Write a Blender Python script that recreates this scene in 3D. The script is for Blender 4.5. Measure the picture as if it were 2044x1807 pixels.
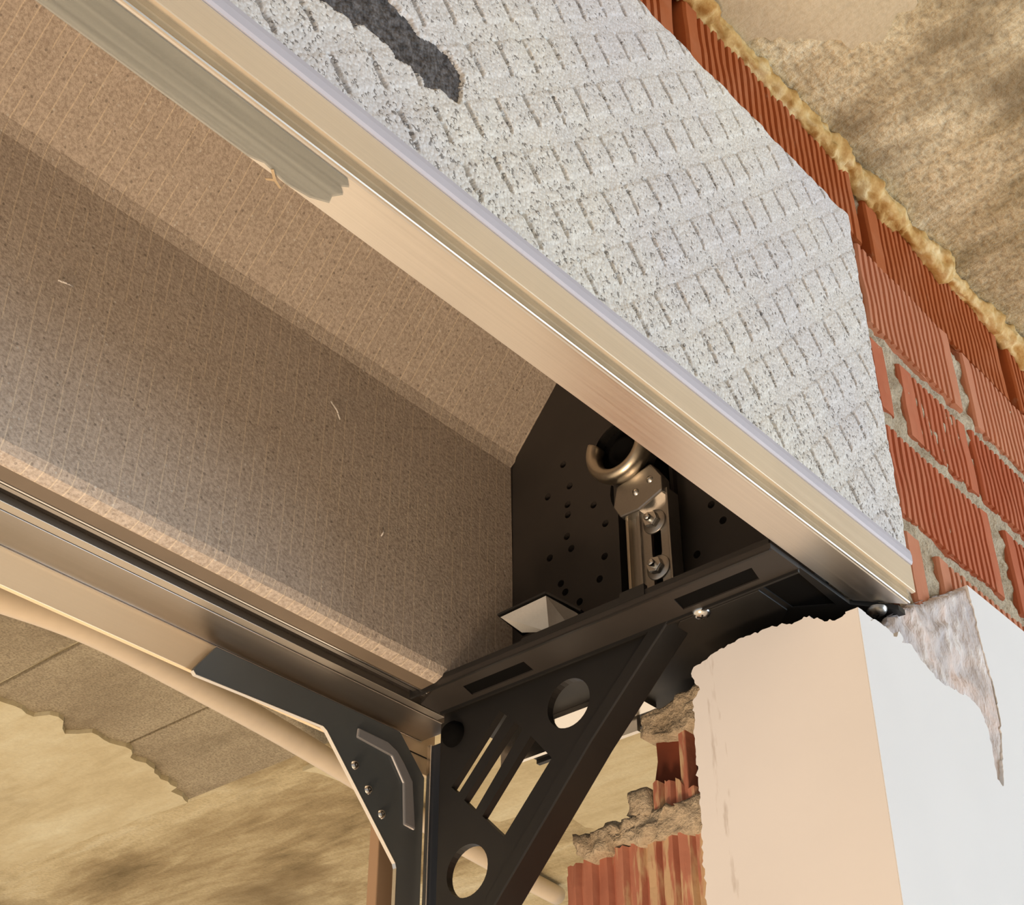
import bpy, bmesh, math, random
from mathutils import Vector, Matrix, noise
from mathutils.geometry import delaunay_2d_cdt

for o in list(bpy.data.objects):
    bpy.data.objects.remove(o, do_unlink=True)
SC = bpy.context.scene
COL = SC.collection

# ------------------------------------------------------------------ units
S = 0.4            # one modelling unit = 0.4 m (camera is one unit below the shutter box)
FLOOR = -4.5       # floor level in modelling units (camera lens at 0)


def W(p):
    return Vector((p[0] * S, p[1] * S, (p[2] - FLOOR) * S))


# ------------------------------------------------------------------ camera
F_PX, PITCH, YAW, ROLL = 3030.0, math.radians(35.7), math.radians(49.0), 0.0
cam = bpy.data.cameras.new('camera')
cam.sensor_fit = 'HORIZONTAL'
cam.sensor_width = 36.0
cam.lens = F_PX / 2044.0 * 36.0
cam.clip_start = 0.02
cam.clip_end = 200
cam_o = bpy.data.objects.new('camera', cam)
COL.objects.link(cam_o)
fwd = Vector((math.sin(YAW) * math.cos(PITCH), math.cos(YAW) * math.cos(PITCH), math.sin(PITCH)))
rgt = Vector((math.cos(YAW), -math.sin(YAW), 0))
upv = rgt.cross(fwd)
m = Matrix((rgt, upv, -fwd)).transposed().to_4x4()
m.translation = W((0, 0, 0))
cam_o.matrix_world = m
SC.camera = cam_o

# ------------------------------------------------------------------ light
world = bpy.data.worlds.new('world')
SC.world = world
world.use_nodes = True
bg = world.node_tree.nodes['Background']
bg.inputs[0].default_value = (0.86, 0.92, 1.0, 1)
bg.inputs[1].default_value = 0.5

sun = bpy.data.lights.new('sun', 'SUN')
sun.energy = 7.5
sun.angle = math.radians(1.0)
sun.color = (1.0, 0.84, 0.66)
sun_o = bpy.data.objects.new('sun', sun)
COL.objects.link(sun_o)
sd = Vector((0.22, -0.80, -0.52)).normalized()      # comes in from the balcony side, far above the view
sun_o.rotation_euler = sd.to_track_quat('-Z', 'Y').to_euler()
sun_o.location = W((-6, 14, 12))

# added cool fill light from the room side, standing in for daylight
fill_cool = bpy.data.lights.new('added_cool_fill', 'AREA')
fill_cool.shape = 'RECTANGLE'
fill_cool.size, fill_cool.size_y = 2.4, 1.6
fill_cool.energy = 110
fill_cool.color = (0.75, 0.88, 1.0)
fill_cool_o = bpy.data.objects.new('added_cool_fill', fill_cool)
COL.objects.link(fill_cool_o)
fill_cool_o.location = W((7.5, -5.5, -0.3))
fill_cool_o.rotation_euler = (W((1.5, 0.7, 0.9)) - fill_cool_o.location).to_track_quat('-Z', 'Y').to_euler()

# added warm uplight brightening the box from below, no fixture built
fill_warm = bpy.data.lights.new('added_warm_uplight', 'AREA')
fill_warm.shape = 'DISK'
fill_warm.size = 0.45
fill_warm.energy = 29
fill_warm.color = (1.0, 0.70, 0.46)
fill_warm_o = bpy.data.objects.new('added_warm_uplight', fill_warm)
COL.objects.link(fill_warm_o)
fill_warm_o.location = W((-1.6, 0.72, -3.4))
fill_warm_o.rotation_euler = (W((1.0, 1.0, 1.4)) - fill_warm_o.location).to_track_quat('-Z', 'Y').to_euler()

SC.view_settings.view_transform = 'Standard'
SC.view_settings.look = 'None'
SC.view_settings.gamma = 1.0
SC.view_settings.use_curve_mapping = False
SC.view_settings.exposure = 0.0

# ------------------------------------------------------------------ helpers


def lin(c):
    return tuple(((x / 255) / 12.92 if x / 255 <= 0.04045 else ((x / 255 + 0.055) / 1.055) ** 2.4) for x in c)


def uw(c):
    r = lin(c)
    return (min(0.9, r[0] * 1.05), min(0.9, r[1] * 1.05 / 0.78), min(0.9, r[2] * 1.05 / 0.58))


def n3(x, y, z=0.0):
    return noise.noise(Vector((x, y, z)))


def fbm(x, y, z=0.0, o=4):
    a, s, f = 0.0, 1.0, 1.0
    for _ in range(o):
        a += s * n3(x * f, y * f, z * f)
        s *= 0.5
        f *= 2.03
    return a


def obj(name, verts, faces, mat, parent=None, smooth=False, raw=False, mats=None, fmat=None):
    me = bpy.data.meshes.new(name)
    me.from_pydata([v if raw else W(v) for v in verts], [], faces)
    for mm in (mats or [mat]):
        me.materials.append(mm)
    if fmat:
        for p, k in zip(me.polygons, fmat):
            p.material_index = k
    bm = bmesh.new()
    bm.from_mesh(me)
    bmesh.ops.recalc_face_normals(bm, faces=bm.faces)
    bm.to_mesh(me)
    bm.free()
    if smooth:
        for p in me.polygons:
            p.use_smooth = True
    o = bpy.data.objects.new(name, me)
    COL.objects.link(o)
    if parent is not None:
        put(o, parent)
    return o


def world_of(o):
    v = Vector(o.location)
    while o.parent:
        o = o.parent
        v = v + Vector(o.location)
    return v


def put(o, parent):
    o.parent = parent
    o.location = Vector(o.location) - world_of(parent)


def thing(name, label, cat, at, group=None, kind=None):
    o = bpy.data.objects.new(name, None)
    o.empty_display_size = 0.05
    COL.objects.link(o)
    o.location = W(at)
    return tag(o, label, cat, group, kind)


def tag(o, label=None, cat=None, group=None, kind=None):
    if label:
        o['label'] = label
    if cat:
        o['category'] = cat
    if group:
        o['group'] = group
    if kind:
        o['kind'] = kind
    return o


def bevel(o, w, seg=2):
    md = o.modifiers.new('bevel', 'BEVEL')
    md.width = w * S
    md.segments = seg
    md.limit_method = 'ANGLE'
    md.angle_limit = math.radians(40)
    return o


def box(name, a, b, mat, parent=None, bev=0):
    x0, y0, z0 = a
    x1, y1, z1 = b
    v = [(x0, y0, z0), (x1, y0, z0), (x1, y1, z0), (x0, y1, z0), (x0, y0, z1), (x1, y0, z1), (x1, y1, z1), (x0, y1, z1)]
    f = [(0, 3, 2, 1), (4, 5, 6, 7), (0, 1, 5, 4), (1, 2, 6, 5), (2, 3, 7, 6), (3, 0, 4, 7)]
    o = obj(name, v, f, mat, parent)
    if bev:
        bevel(o, bev)
    return o


def ax(axis, a, b, c):
    """place 2-D (a, b) in the plane normal to axis, c along the axis"""
    return {'x': (c, a, b), 'y': (a, c, b), 'z': (a, b, c)}[axis]


def inside(p, poly):
    c = False
    j = len(poly) - 1
    for i in range(len(poly)):
        if (poly[i][1] > p[1]) != (poly[j][1] > p[1]) and p[0] < (poly[j][0] - poly[i][0]) * (p[1] - poly[i][1]) / (poly[j][1] - poly[i][1]) + poly[i][0]:
            c = not c
        j = i
    return c


def prism(name, poly, axis, c0, c1, mat, parent=None, holes=(), bev=0, smooth=False):
    """polygon (with holes) extruded along an axis"""
    loops = [list(poly)] + [list(h) for h in holes]
    pts, edges = [], []
    for lp in loops:
        n0 = len(pts)
        pts += [Vector(p) for p in lp]
        edges += [(n0 + i, n0 + (i + 1) % len(lp)) for i in range(len(lp))]
    if holes:
        r = delaunay_2d_cdt(pts, edges, [], 1, 1e-7)
        P2 = r[0]
        F2 = []
        for f in r[2]:
            c = sum((P2[i] for i in f), Vector((0, 0))) / len(f)
            if inside(c, poly) and not any(inside(c, h) for h in holes):
                F2.append(list(f))
        ec = {}
        for f in F2:
            for i in range(len(f)):
                k = (f[i], f[(i + 1) % len(f)])
                ec[k] = 1
        bord = [k for k in ec if (k[1], k[0]) not in ec]
    else:
        P2 = pts
        F2 = [list(range(len(pts)))]
        bord = [(i, (i + 1) % len(pts)) for i in range(len(pts))]
    n = len(P2)
    v = [ax(axis, p[0], p[1], c0) for p in P2] + [ax(axis, p[0], p[1], c1) for p in P2]
    f = [tuple(reversed(q)) for q in F2] + [tuple(i + n for i in q) for q in F2]
    f += [(a, b, b + n, a + n) for a, b in bord]
    o = obj(name, v, f, mat, parent)
    if not holes and len(pts) > 4:
        bm = bmesh.new()
        bm.from_mesh(o.data)
        bmesh.ops.triangulate(bm, faces=[q for q in bm.faces if len(q.verts) > 4])
        bmesh.ops.recalc_face_normals(bm, faces=bm.faces)
        bm.to_mesh(o.data)
        bm.free()
    if bev:
        bevel(o, bev)
    return o


def circ(cx, cy, r, n=28, ry=None):
    return [(cx + r * math.cos(2 * math.pi * i / n), cy + (ry or r) * math.sin(2 * math.pi * i / n)) for i in range(n)]


def slot(cx, cy, w, h, n=8):
    """vertical rounded slot"""
    p = []
    for i in range(n + 1):
        a = math.pi * i / n
        p.append((cx + w / 2 * math.cos(a), cy + (h - w) / 2 + w / 2 * math.sin(a)))
    for i in range(n + 1):
        a = math.pi + math.pi * i / n
        p.append((cx + w / 2 * math.cos(a), cy - (h - w) / 2 + w / 2 * math.sin(a)))
    return p


def jag(a, b, amp, n, seed, closed_end=True):
    """points from a to b with ragged offsets"""
    r = []
    dx, dy = b[0] - a[0], b[1] - a[1]
    L = math.hypot(dx, dy) or 1
    for i in range(n):
        t = i / n
        w = min(1, 4 * t, 4 * (1 - t)) if n > 4 else 1
        k = amp * w * (fbm(t * n * 0.37 + seed * 3.1, seed * 7.7, 0, 3)) if i else 0
        r.append((a[0] + dx * t - dy / L * k, a[1] + dy * t + dx / L * k))
    return r


def ragged(pts, flags, amp, step, seed):
    out = []
    for i, p in enumerate(pts):
        q = pts[(i + 1) % len(pts)]
        if flags[i]:
            L = math.hypot(q[0] - p[0], q[1] - p[1])
            out += jag(p, q, amp, max(2, int(L / step)), seed + i)
        else:
            out.append(p)
    return out


def lathe(name, axis_o, axis_d, prof, n, mat, parent=None, a0=0.0, a1=2 * math.pi, smooth=True, closed_prof=False):
    """profile [(r, h)] turned about axis_d through axis_o"""
    d = Vector(axis_d).normalized()
    t = d.orthogonal().normalized()
    if abs(d.x) > 0.99:
        t = Vector((0, 1, 0))
    b = d.cross(t)
    full = abs(a1 - a0 - 2 * math.pi) < 1e-6
    m_ = n if full else n + 1
    v, f = [], []
    k = len(prof)
    for i in range(m_):
        a = a0 + (a1 - a0) * i / n
        e = t * math.cos(a) + b * math.sin(a)
        for r, h in prof:
            p = Vector(axis_o) + e * r + d * h
            v.append(tuple(p))
    for i in range(n):
        j = (i + 1) % m_
        for q in range(k if closed_prof else k - 1):
            q2 = (q + 1) % k
            f.append((i * k + q, j * k + q, j * k + q2, i * k + q2))
    if not full and closed_prof:
        f.append(tuple(range(k)))
        f.append(tuple((m_ - 1) * k + q for q in reversed(range(k))))
    return obj(name, v, f, mat, parent, smooth)


def tube(name, pts, rad, n, mat, parent=None):
    P_ = [Vector(p) for p in pts]
    v, f = [], []
    for i, p in enumerate(P_):
        d = (P_[min(i + 1, len(P_) - 1)] - P_[max(i - 1, 0)]).normalized()
        s = d.cross(Vector((0, 0, 1))).normalized()
        u = s.cross(d)
        r = rad(i) if callable(rad) else rad
        for k in range(n):
            a = 2 * math.pi * k / n
            v.append(tuple(p + s * r * math.cos(a) + u * r * math.sin(a)))
    for i in range(len(P_) - 1):
        for k in range(n):
            f.append((i * n + k, i * n + (k + 1) % n, (i + 1) * n + (k + 1) % n, (i + 1) * n + k))
    f.append(tuple(reversed(range(n))))
    f.append(tuple((len(P_) - 1) * n + k for k in range(n)))
    return obj(name, v, f, mat, parent, True)


def spline(pts, per):
    out = []
    P_ = [Vector(p) for p in pts]
    for i in range(len(P_) - 1):
        p0, p1, p2, p3 = P_[max(i - 1, 0)], P_[i], P_[i + 1], P_[min(i + 2, len(P_) - 1)]
        for k in range(per):
            t = k / per
            out.append(0.5 * ((2 * p1) + (p2 - p0) * t + (2 * p0 - 5 * p1 + 4 * p2 - p3) * t * t + (3 * p1 - p0 - 3 * p2 + p3) * t ** 3))
    out.append(P_[-1])
    return out


# ------------------------------------------------------------------ materials
class MatB:
    def __init__(s, name, rough=0.8, metal=0.0, spec=0.5):
        s.m = bpy.data.materials.new(name)
        s.m.use_nodes = True
        s.nt = s.m.node_tree
        s.b = s.nt.nodes['Principled BSDF']
        s.b.inputs['Roughness'].default_value = rough
        s.b.inputs['Metallic'].default_value = metal
        s.b.inputs['Specular IOR Level'].default_value = spec
        s.tc = s.nt.nodes.new('ShaderNodeTexCoord')

    def node(s, t, **kw):
        n = s.nt.nodes.new(t)
        for k, v in kw.items():
            setattr(n, k, v)
        return n

    def link(s, a, b):
        s.nt.links.new(a, b)

    def coords(s, scale=(1, 1, 1), rot=(0, 0, 0), loc=(0, 0, 0)):
        mp = s.node('ShaderNodeMapping')
        mp.inputs['Scale'].default_value = scale
        mp.inputs['Rotation'].default_value = rot
        mp.inputs['Location'].default_value = loc
        s.link(s.tc.outputs['Object'], mp.inputs['Vector'])
        return mp.outputs['Vector']

    def noise(s, scale, detail=4, rough=0.55, vec=None, dist=0.0):
        n = s.node('ShaderNodeTexNoise')
        n.inputs['Scale'].default_value = scale
        n.inputs['Detail'].default_value = detail
        n.inputs['Roughness'].default_value = rough
        n.inputs['Distortion'].default_value = dist
        s.link(vec if vec is not None else s.tc.outputs['Object'], n.inputs['Vector'])
        return n.outputs['Fac']

    def vor(s, scale, vec=None, feature='F1', out='Distance'):
        n = s.node('ShaderNodeTexVoronoi', feature=feature)
        n.inputs['Scale'].default_value = scale
        s.link(vec if vec is not None else s.tc.outputs['Object'], n.inputs['Vector'])
        return n.outputs[out]

    def ramp(s, fac, stops, interp='LINEAR'):
        r = s.node('ShaderNodeValToRGB')
        r.color_ramp.interpolation = interp
        e = r.color_ramp.elements
        while len(e) < len(stops):
            e.new(0.5)
        for q, (p, c) in zip(e, stops):
            q.position = p
            q.color = (c[0], c[1], c[2], 1) if not isinstance(c, (int, float)) else (c, c, c, 1)
        s.link(fac, r.inputs['Fac'])
        return r.outputs['Color']

    def mix(s, fac, a, b, mode='MIX'):
        n = s.node('ShaderNodeMix', data_type='RGBA', blend_type=mode)
        for sock, v in ((n.inputs[0], fac), (n.inputs[6], a), (n.inputs[7], b)):
            if isinstance(v, (int, float)):
                sock.default_value = v
            elif isinstance(v, tuple):
                sock.default_value = (v[0], v[1], v[2], 1)
            else:
                s.link(v, sock)
        return n.outputs[2]

    def math(s, op, a, b=None):
        n = s.node('ShaderNodeMath', operation=op)
        for sock, v in zip(n.inputs, (a, b)):
            if v is None:
                continue
            if isinstance(v, (int, float)):
                sock.default_value = v
            else:
                s.link(v, sock)
        return n.outputs[0]

    def color(s, c):
        if isinstance(c, tuple):
            s.b.inputs['Base Color'].default_value = (c[0], c[1], c[2], 1)
        else:
            s.link(c, s.b.inputs['Base Color'])
        return s

    def bump(s, h, strength=0.3, dist=0.002, normal=None):
        n = s.node('ShaderNodeBump')
        n.inputs['Strength'].default_value = strength
        n.inputs['Distance'].default_value = dist
        s.link(h, n.inputs['Height'])
        if normal is not None:
            s.link(normal, n.inputs['Normal'])
        s.link(n.outputs['Normal'], s.b.inputs['Normal'])
        return n.outputs['Normal']

    def sep(s, which):
        n = s.node('ShaderNodeSeparateXYZ')
        s.link(s.tc.outputs['Object'], n.inputs[0])
        return n.outputs[which]


def simple(name, c, rough=0.6, metal=0.0, var=0.12, scale=40, bump=0.0, spec=0.5):
    b = MatB(name, rough, metal, spec)
    n = b.noise(scale, 4)
    dk = tuple(x * (1 - var) for x in c)
    lt = tuple(min(1, x * (1 + var)) for x in c)
    b.color(b.ramp(n, [(0.3, dk), (0.7, lt)]))
    if bump:
        b.bump(n, bump, 0.002)
    return b.m


def mat_eps():
    b = MatB('eps_white_beads', 0.75, 0, 0.3)
    d = b.vor(620)
    cell = b.vor(620, out='Color')
    pn = b.node('ShaderNodeSeparateColor')
    b.link(cell, pn.inputs[0])
    cloud = b.noise(9, 3)
    c = b.ramp(cloud, [(0.35, lin((220, 218, 220))), (0.65, lin((233, 230, 222)))])
    c = b.mix(b.math('MULTIPLY', pn.outputs[1], 0.45), c, lin((166, 162, 160)))
    bead_gap_shade = b.math('MULTIPLY', b.math('GREATER_THAN', pn.outputs[0], b.math('ADD', 0.885, b.math('MULTIPLY', b.math('SUBTRACT', b.sep(2), 5.65 * S), 0.45))), b.math('GREATER_THAN', d, 0.38))  # shade between random beads painted into the colour, denser low down
    b.color(b.mix(b.math('MULTIPLY', bead_gap_shade, 0.7), c, lin((84, 78, 74))))
    b.bump(b.math('SUBTRACT', 1.0, d), 0.5, 0.001)
    return b.m


def mat_graphite():
    b = MatB('eps_graphite_core', 0.7, 0, 0.4)
    d = b.vor(600)
    n = b.noise(300, 3)
    b.color(b.ramp(n, [(0.35, lin((52, 50, 52))), (0.7, lin((112, 109, 110)))]))
    b.bump(b.math('SUBTRACT', 1.0, d), 0.7, 0.0012)
    return b.m


def mat_felt():
    """inside of the box: grey-brown foam, fine scored lines across it, flecks"""
    b = MatB('eps_inner_scored', 0.85, 0, 0.25)
    x = b.sep(0)
    yz = b.coords((1, 1, 1))
    wob = b.noise(30, 2)
    ph = b.math('ADD', b.math('MULTIPLY', x, 1 / 0.0078), b.math('MULTIPLY', wob, 0.25))
    fr = b.math('FRACT', ph)
    line = b.math('LESS_THAN', b.math('ABSOLUTE', b.math('SUBTRACT', fr, 0.5)), 0.045)
    brk = b.noise(70, 3, vec=b.coords((1.2, 0.5, 0.5)))
    line = b.math('MULTIPLY', line, b.math('MULTIPLY', b.math('GREATER_THAN', brk, 0.45), 0.36))
    g = b.noise(520, 3, 0.7)
    cl = b.noise(14, 3)
    base = b.mix(cl, lin((184, 174, 163)), lin((201, 190, 178)))
    base = b.mix(b.ramp(g, [(0.36, 0.0), (0.64, 0.6)]), base, lin((132, 119, 106)))
    fl = b.vor(330, out='Color')
    sp = b.node('ShaderNodeSeparateColor')
    b.link(fl, sp.inputs[0])
    fd = b.vor(330)
    dark = b.math('MULTIPLY', b.math('GREATER_THAN', sp.outputs[0], 0.82), b.math('LESS_THAN', fd, 0.26))
    lite = b.math('MULTIPLY', b.math('LESS_THAN', sp.outputs[0], 0.12), b.math('LESS_THAN', fd, 0.22))
    base = b.mix(b.math('MULTIPLY', dark, 0.4), base, uw((70, 58, 46)))
    base = b.mix(b.math('MULTIPLY', lite, 0.35), base, uw((216, 198, 172)))
    base = b.mix(line, base, lin((236, 222, 196)))
    b.color(base)
    b.bump(b.math('ADD', g, line), 0.5, 0.0012)
    return b.m


def mat_alu(name, c, rough, streak=0.5, metal=1.0):
    b = MatB(name, rough, metal)
    n = b.noise(3, 4, 0.6, b.coords((2.0, 300, 300)))
    n2 = b.noise(30, 4, 0.6)
    f = b.mix(0.35, n, n2)
    dk = tuple(x * (1 - 0.22 * streak) for x in c)
    b.color(b.ramp(f, [(0.3, dk), (0.7, c)]))
    r = b.math('ADD', b.math('MULTIPLY', n, 0.16), rough - 0.08)
    b.link(r, b.b.inputs['Roughness'])
    b.bump(n, 0.05 * streak, 0.0005)
    return b.m


def mat_concrete(name, stops, scale, grain, fine=0.35, stain=None, bump=0.5, sp2=None):
    """mottled concrete; board grain along Y"""
    b = MatB(name, 0.9, 0, 0.2)
    big = b.noise(scale, 5, 0.6, b.coords((1, 0.45, 1)), 0.4)
    gr = b.noise(scale * 4, 6, 0.68, b.coords((2.4, 0.5, 1)), 0.5)
    f = b.math('ADD', b.math('MULTIPLY', big, 1 - grain), b.math('MULTIPLY', gr, grain))
    c = b.ramp(f, stops)
    fn = b.noise(scale * 45, 4, 0.65)
    c = b.mix(b.math('MULTIPLY', b.math('SUBTRACT', 0.6, fn), fine * 3), c, tuple(x * 0.45 for x in stops[0][1]))
    if stain:
        st = b.noise(stain[0], 4, 0.6, b.coords((1, 0.7, 1), loc=(3.3, 1.7, 0)))
        c = b.mix(b.ramp(st, [(stain[1], 0.0), (stain[1] + 0.12, stain[2])]), c, stain[3])
    b.color(c)
    hh = b.math('ADD', b.math('MULTIPLY', gr, 0.8), b.math('MULTIPLY', fn, 0.5))
    b.bump(hh, bump, 0.006)
    return b.m


def mat_brick(name, c0, c1):
    b = MatB(name, 0.82, 0, 0.25)
    oi = b.node('ShaderNodeObjectInfo')
    c = b.mix(oi.outputs['Random'], c0, c1)
    n = b.noise(26, 4, 0.6, b.coords((5, 1, 0.5)))
    c = b.mix(b.math('MULTIPLY', n, 0.6), c, tuple(x * 0.62 for x in c0))
    n2 = b.noise(14, 3, 0.6, b.coords((1, 1, 1), loc=(4, 0, 2)))
    c = b.mix(b.ramp(n2, [(0.5, 0.0), (0.75, 0.35)]), c, lin((204, 150, 118)))
    sm = b.noise(60, 4, 0.7, b.coords((2, 1, 0.5), loc=(5, 2, 1)))
    c = b.mix(b.ramp(sm, [(0.62, 0.0), (0.75, 0.45)]), c, lin((190, 164, 136)))
    b.color(c)
    b.bump(b.noise(160, 4), 0.3, 0.001)
    return b.m


def mat_brick_broken():
    b = MatB('brick_broken_face', 0.85, 0, 0.2)
    c = b.ramp(b.noise(18, 4, 0.6, b.coords((1, 3, 0.5))), [(0.3, lin((164, 100, 80))), (0.7, lin((186, 128, 106)))])
    dr = b.noise(34, 4, 0.6, b.coords((1, 4.0, 0.55), loc=(1, 4, 2)))
    y = b.sep(1)
    c = b.mix(b.math('MULTIPLY', b.ramp(dr, [(0.5, 0.0), (0.58, 0.8)]), b.math('LESS_THAN', y, 1.215 * S)), c, lin((205, 180, 142)))
    b.color(c)
    b.bump(b.noise(120, 4), 0.35, 0.0015)
    return b.m


def mat_mortar():
    b = MatB('mortar_grey', 0.95, 0, 0.15)
    n = b.noise(60, 5, 0.65)
    g = b.noise(420, 3, 0.7)
    c = b.ramp(n, [(0.3, lin((172, 156, 132))), (0.7, lin((206, 192, 168)))])
    c = b.mix(b.math('MULTIPLY', b.math('SUBTRACT', 0.55, g), 2.0), c, lin((104, 92, 78)))
    b.color(c)
    b.bump(b.math('ADD', n, g), 0.7, 0.003)
    return b.m


def mat_plaster():
    b = MatB('plaster_white_smooth', 0.72, 0, 0.25)
    n = b.noise(5, 3, 0.5)
    c = b.ramp(n, [(0.35, lin((224, 223, 223))), (0.65, lin((232, 231, 231)))])
    s_ = b.noise(26, 4, 0.6, b.coords((1, 1, 0.4)))
    c = b.mix(b.ramp(s_, [(0.70, 0.0), (0.80, 0.25)]), c, lin((190, 174, 160)))
    yy = b.sep(1)
    band = b.math('MULTIPLY', b.math('GREATER_THAN', yy, 0.955 * S), b.math('LESS_THAN', yy, 0.978 * S))
    sm2 = b.ramp(b.noise(40, 4, 0.6, b.coords((1, 3, 0.6))), [(0.52, 0.0), (0.68, 0.6)])
    c = b.mix(b.math('MULTIPLY', band, sm2), c, lin((150, 132, 116)))
    b.color(c)
    b.bump(b.noise(45, 4), 0.06, 0.003)
    return b.m


def mat_plaster_rough():
    b = MatB('plaster_rough_base', 0.95, 0, 0.1)
    n = b.noise(36, 5, 0.6)
    m2 = b.noise(70, 4, 0.6, b.coords((1.6, 1, 0.7), (0, 0.7, 0)))
    c = b.ramp(n, [(0.3, lin((182, 176, 178))), (0.5, lin((206, 196, 192))), (0.68, lin((224, 204, 194)))])
    c = b.mix(b.ramp(m2, [(0.52, 0.0), (0.66, 0.7)]), c, lin((240, 236, 234)))
    b.color(c)
    b.bump(b.math('ADD', n, m2), 0.6, 0.006)
    return b.m


def mat_foam():
    b = MatB('polyurethane_foam', 0.7, 0, 0.3)
    n = b.noise(60, 4, 0.6)
    b.color(b.ramp(n, [(0.32, lin((168, 122, 58))), (0.5, lin((200, 164, 102))), (0.68, lin((226, 204, 156)))]))
    b.bump(b.noise(110, 4), 0.5, 0.003)
    return b.m


def mat_film():
    b = MatB('clear_protective_film', 0.18, 0, 0.6)
    n = b.noise(8, 4, 0.6, b.coords((1.0, 60, 60)))
    b.color(b.ramp(n, [(0.35, lin((122, 126, 122))), (0.7, lin((156, 160, 154)))]))
    b.b.inputs['Alpha'].default_value = 0.5
    return b.m


M = {
    'eps': mat_eps(), 'graphite': mat_graphite(), 'felt': mat_felt(),
    'alu': mat_alu('aluminium_brushed', (0.84, 0.80, 0.74), 0.34),
    'alu_dark': mat_alu('aluminium_dull', (0.46, 0.42, 0.38), 0.38),
    'alu_mid': mat_alu('aluminium_satin', (0.62, 0.57, 0.50), 0.42),
    'alu_face': mat_alu('aluminium_face_anodised', (0.90, 0.79, 0.63), 0.36, 0.5, 0.55),
    'alu_bright': mat_alu('aluminium_polished', (0.92, 0.89, 0.84), 0.22),
    'cream': mat_alu('fascia_satin_metal', (0.88, 0.70, 0.47), 0.36, 0.2, 0.3),
    'lilac': simple('plastic_edge_trim_pale', lin((190, 188, 198)), 0.6, 0, 0.03),
    'groove_alu': simple('aluminium_groove_dull', lin((176, 156, 126)), 0.6, 0.3, 0.15, 30),
    'rear_brown': simple('profile_flange_brown', lin((112, 100, 86)), 0.55, 0.2, 0.12, 20),
    'black': simple('plastic_black', lin((27, 26, 25)), 0.5, 0, 0.25, 18),
    'black_in': simple('plastic_black_matt', lin((44, 40, 37)), 0.6, 0, 0.2, 14),
    'blackest': simple('plastic_black_recess_shade', lin((9, 9, 9)), 0.9, 0, 0.2, 14, 0, 0.1),  # for black parts, and for shade painted into holes and recesses
    'groove': simple('groove_dark_shade', lin((24, 18, 12)), 0.8, 0, 0.3, 80),  # slot shade put into the colour, near black
    'slate': simple('steel_plate_slate_paint', lin((98, 104, 106)), 0.42, 0.3, 0.12, 12),
    'slate_lt': simple('steel_rib_slate_highlight', lin((150, 152, 156)), 0.35, 0.3, 0.08, 12),  # rib highlight put into the colour: lighter copy of the slate paint
    'navy': simple('rail_blue_black_coating', lin((52, 58, 68)), 0.35, 0.3, 0.15, 12),
    'steel': mat_alu('steel_zinc_plated', (0.40, 0.385, 0.36), 0.34, 0.6),
    'steel_lt': mat_alu('steel_bright', (0.66, 0.65, 0.62), 0.22, 0.4),
    'brass': mat_alu('steel_yellow_zinc', (0.56, 0.50, 0.40), 0.32, 0.5),
    'brick_orange': mat_brick('brick_orange_clay', lin((172, 92, 48)), lin((186, 106, 60))), 'brick_salmon': mat_brick('brick_salmon_clay', lin((200, 130, 98)), lin((206, 142, 112))), 'brick_red': mat_brick('brick_red_clay', lin((182, 98, 66)), lin((196, 116, 84))), 'brick_broken': mat_brick_broken(), 'mortar': mat_mortar(),
    'plaster': mat_plaster(), 'plaster_rough': mat_plaster_rough(), 'foam': mat_foam(), 'film': mat_film(),
    'hose': simple('conduit_ivory_plastic', lin((216, 202, 180)), 0.45, 0, 0.04),
    'board': simple('cover_strip_taupe', lin((168, 138, 108)), 0.6, 0, 0.08, 9),
    'brick_dark': simple('brick_void_clay', lin((110, 52, 30)), 0.85, 0, 0.25, 40, 0.3),
    'floor': simple('floor_screed_tan', (0.60, 0.53, 0.44), 0.85, 0, 0.08, 3),
}
M['ceiling'] = mat_concrete('ceiling_concrete', [(0.34, uw((104, 80, 50))), (0.44, uw((160, 130, 88))), (0.52, uw((196, 162, 116))), (0.62, uw((222, 192, 146)))], 4.2, 0.30, 0.6,
                            (8.0, 0.52, 0.75, uw((108, 84, 54))), 0.9)
M['ceiling_patch'] = mat_concrete('ceiling_smooth_skim', [(0.3, uw((172, 142, 102))), (0.7, uw((200, 170, 130)))], 6, 0.3, 0.25, None, 0.25)
M['soffit'] = mat_concrete('soffit_concrete', [(0.34, uw((112, 88, 54))), (0.44, uw((160, 130, 88))), (0.54, uw((194, 164, 118))), (0.66, uw((214, 188, 146)))], 4.6, 0.28, 0.3,
                           (4.0, 0.56, 0.75, uw((118, 92, 58))), 0.7)
M['soffit_plaster'] = mat_concrete('soffit_plaster_tan', [(0.34, uw((164, 136, 94))), (0.5, uw((192, 164, 120))), (0.66, uw((208, 184, 142)))], 4.5, 0.35, 0.15, (5.0, 0.60, 0.5, uw((140, 112, 74))), 0.3)
M['soffit_slab'] = mat_concrete('soffit_rough_panel', [(0.3, uw((146, 120, 88))), (0.7, uw((186, 158, 120)))], 9, 0.25, 0.8, (14.0, 0.56, 0.5, uw((116, 94, 66))), 0.7)

# ================================================================== setting
FX0, FX1, FY0, FY1 = -14, 16, -16, 22
tag(box('floor', (FX0, FY0, FLOOR - 0.3), (FX1, FY1, FLOOR), M['floor']), 'tan screed floor', None, None, 'structure')

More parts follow.
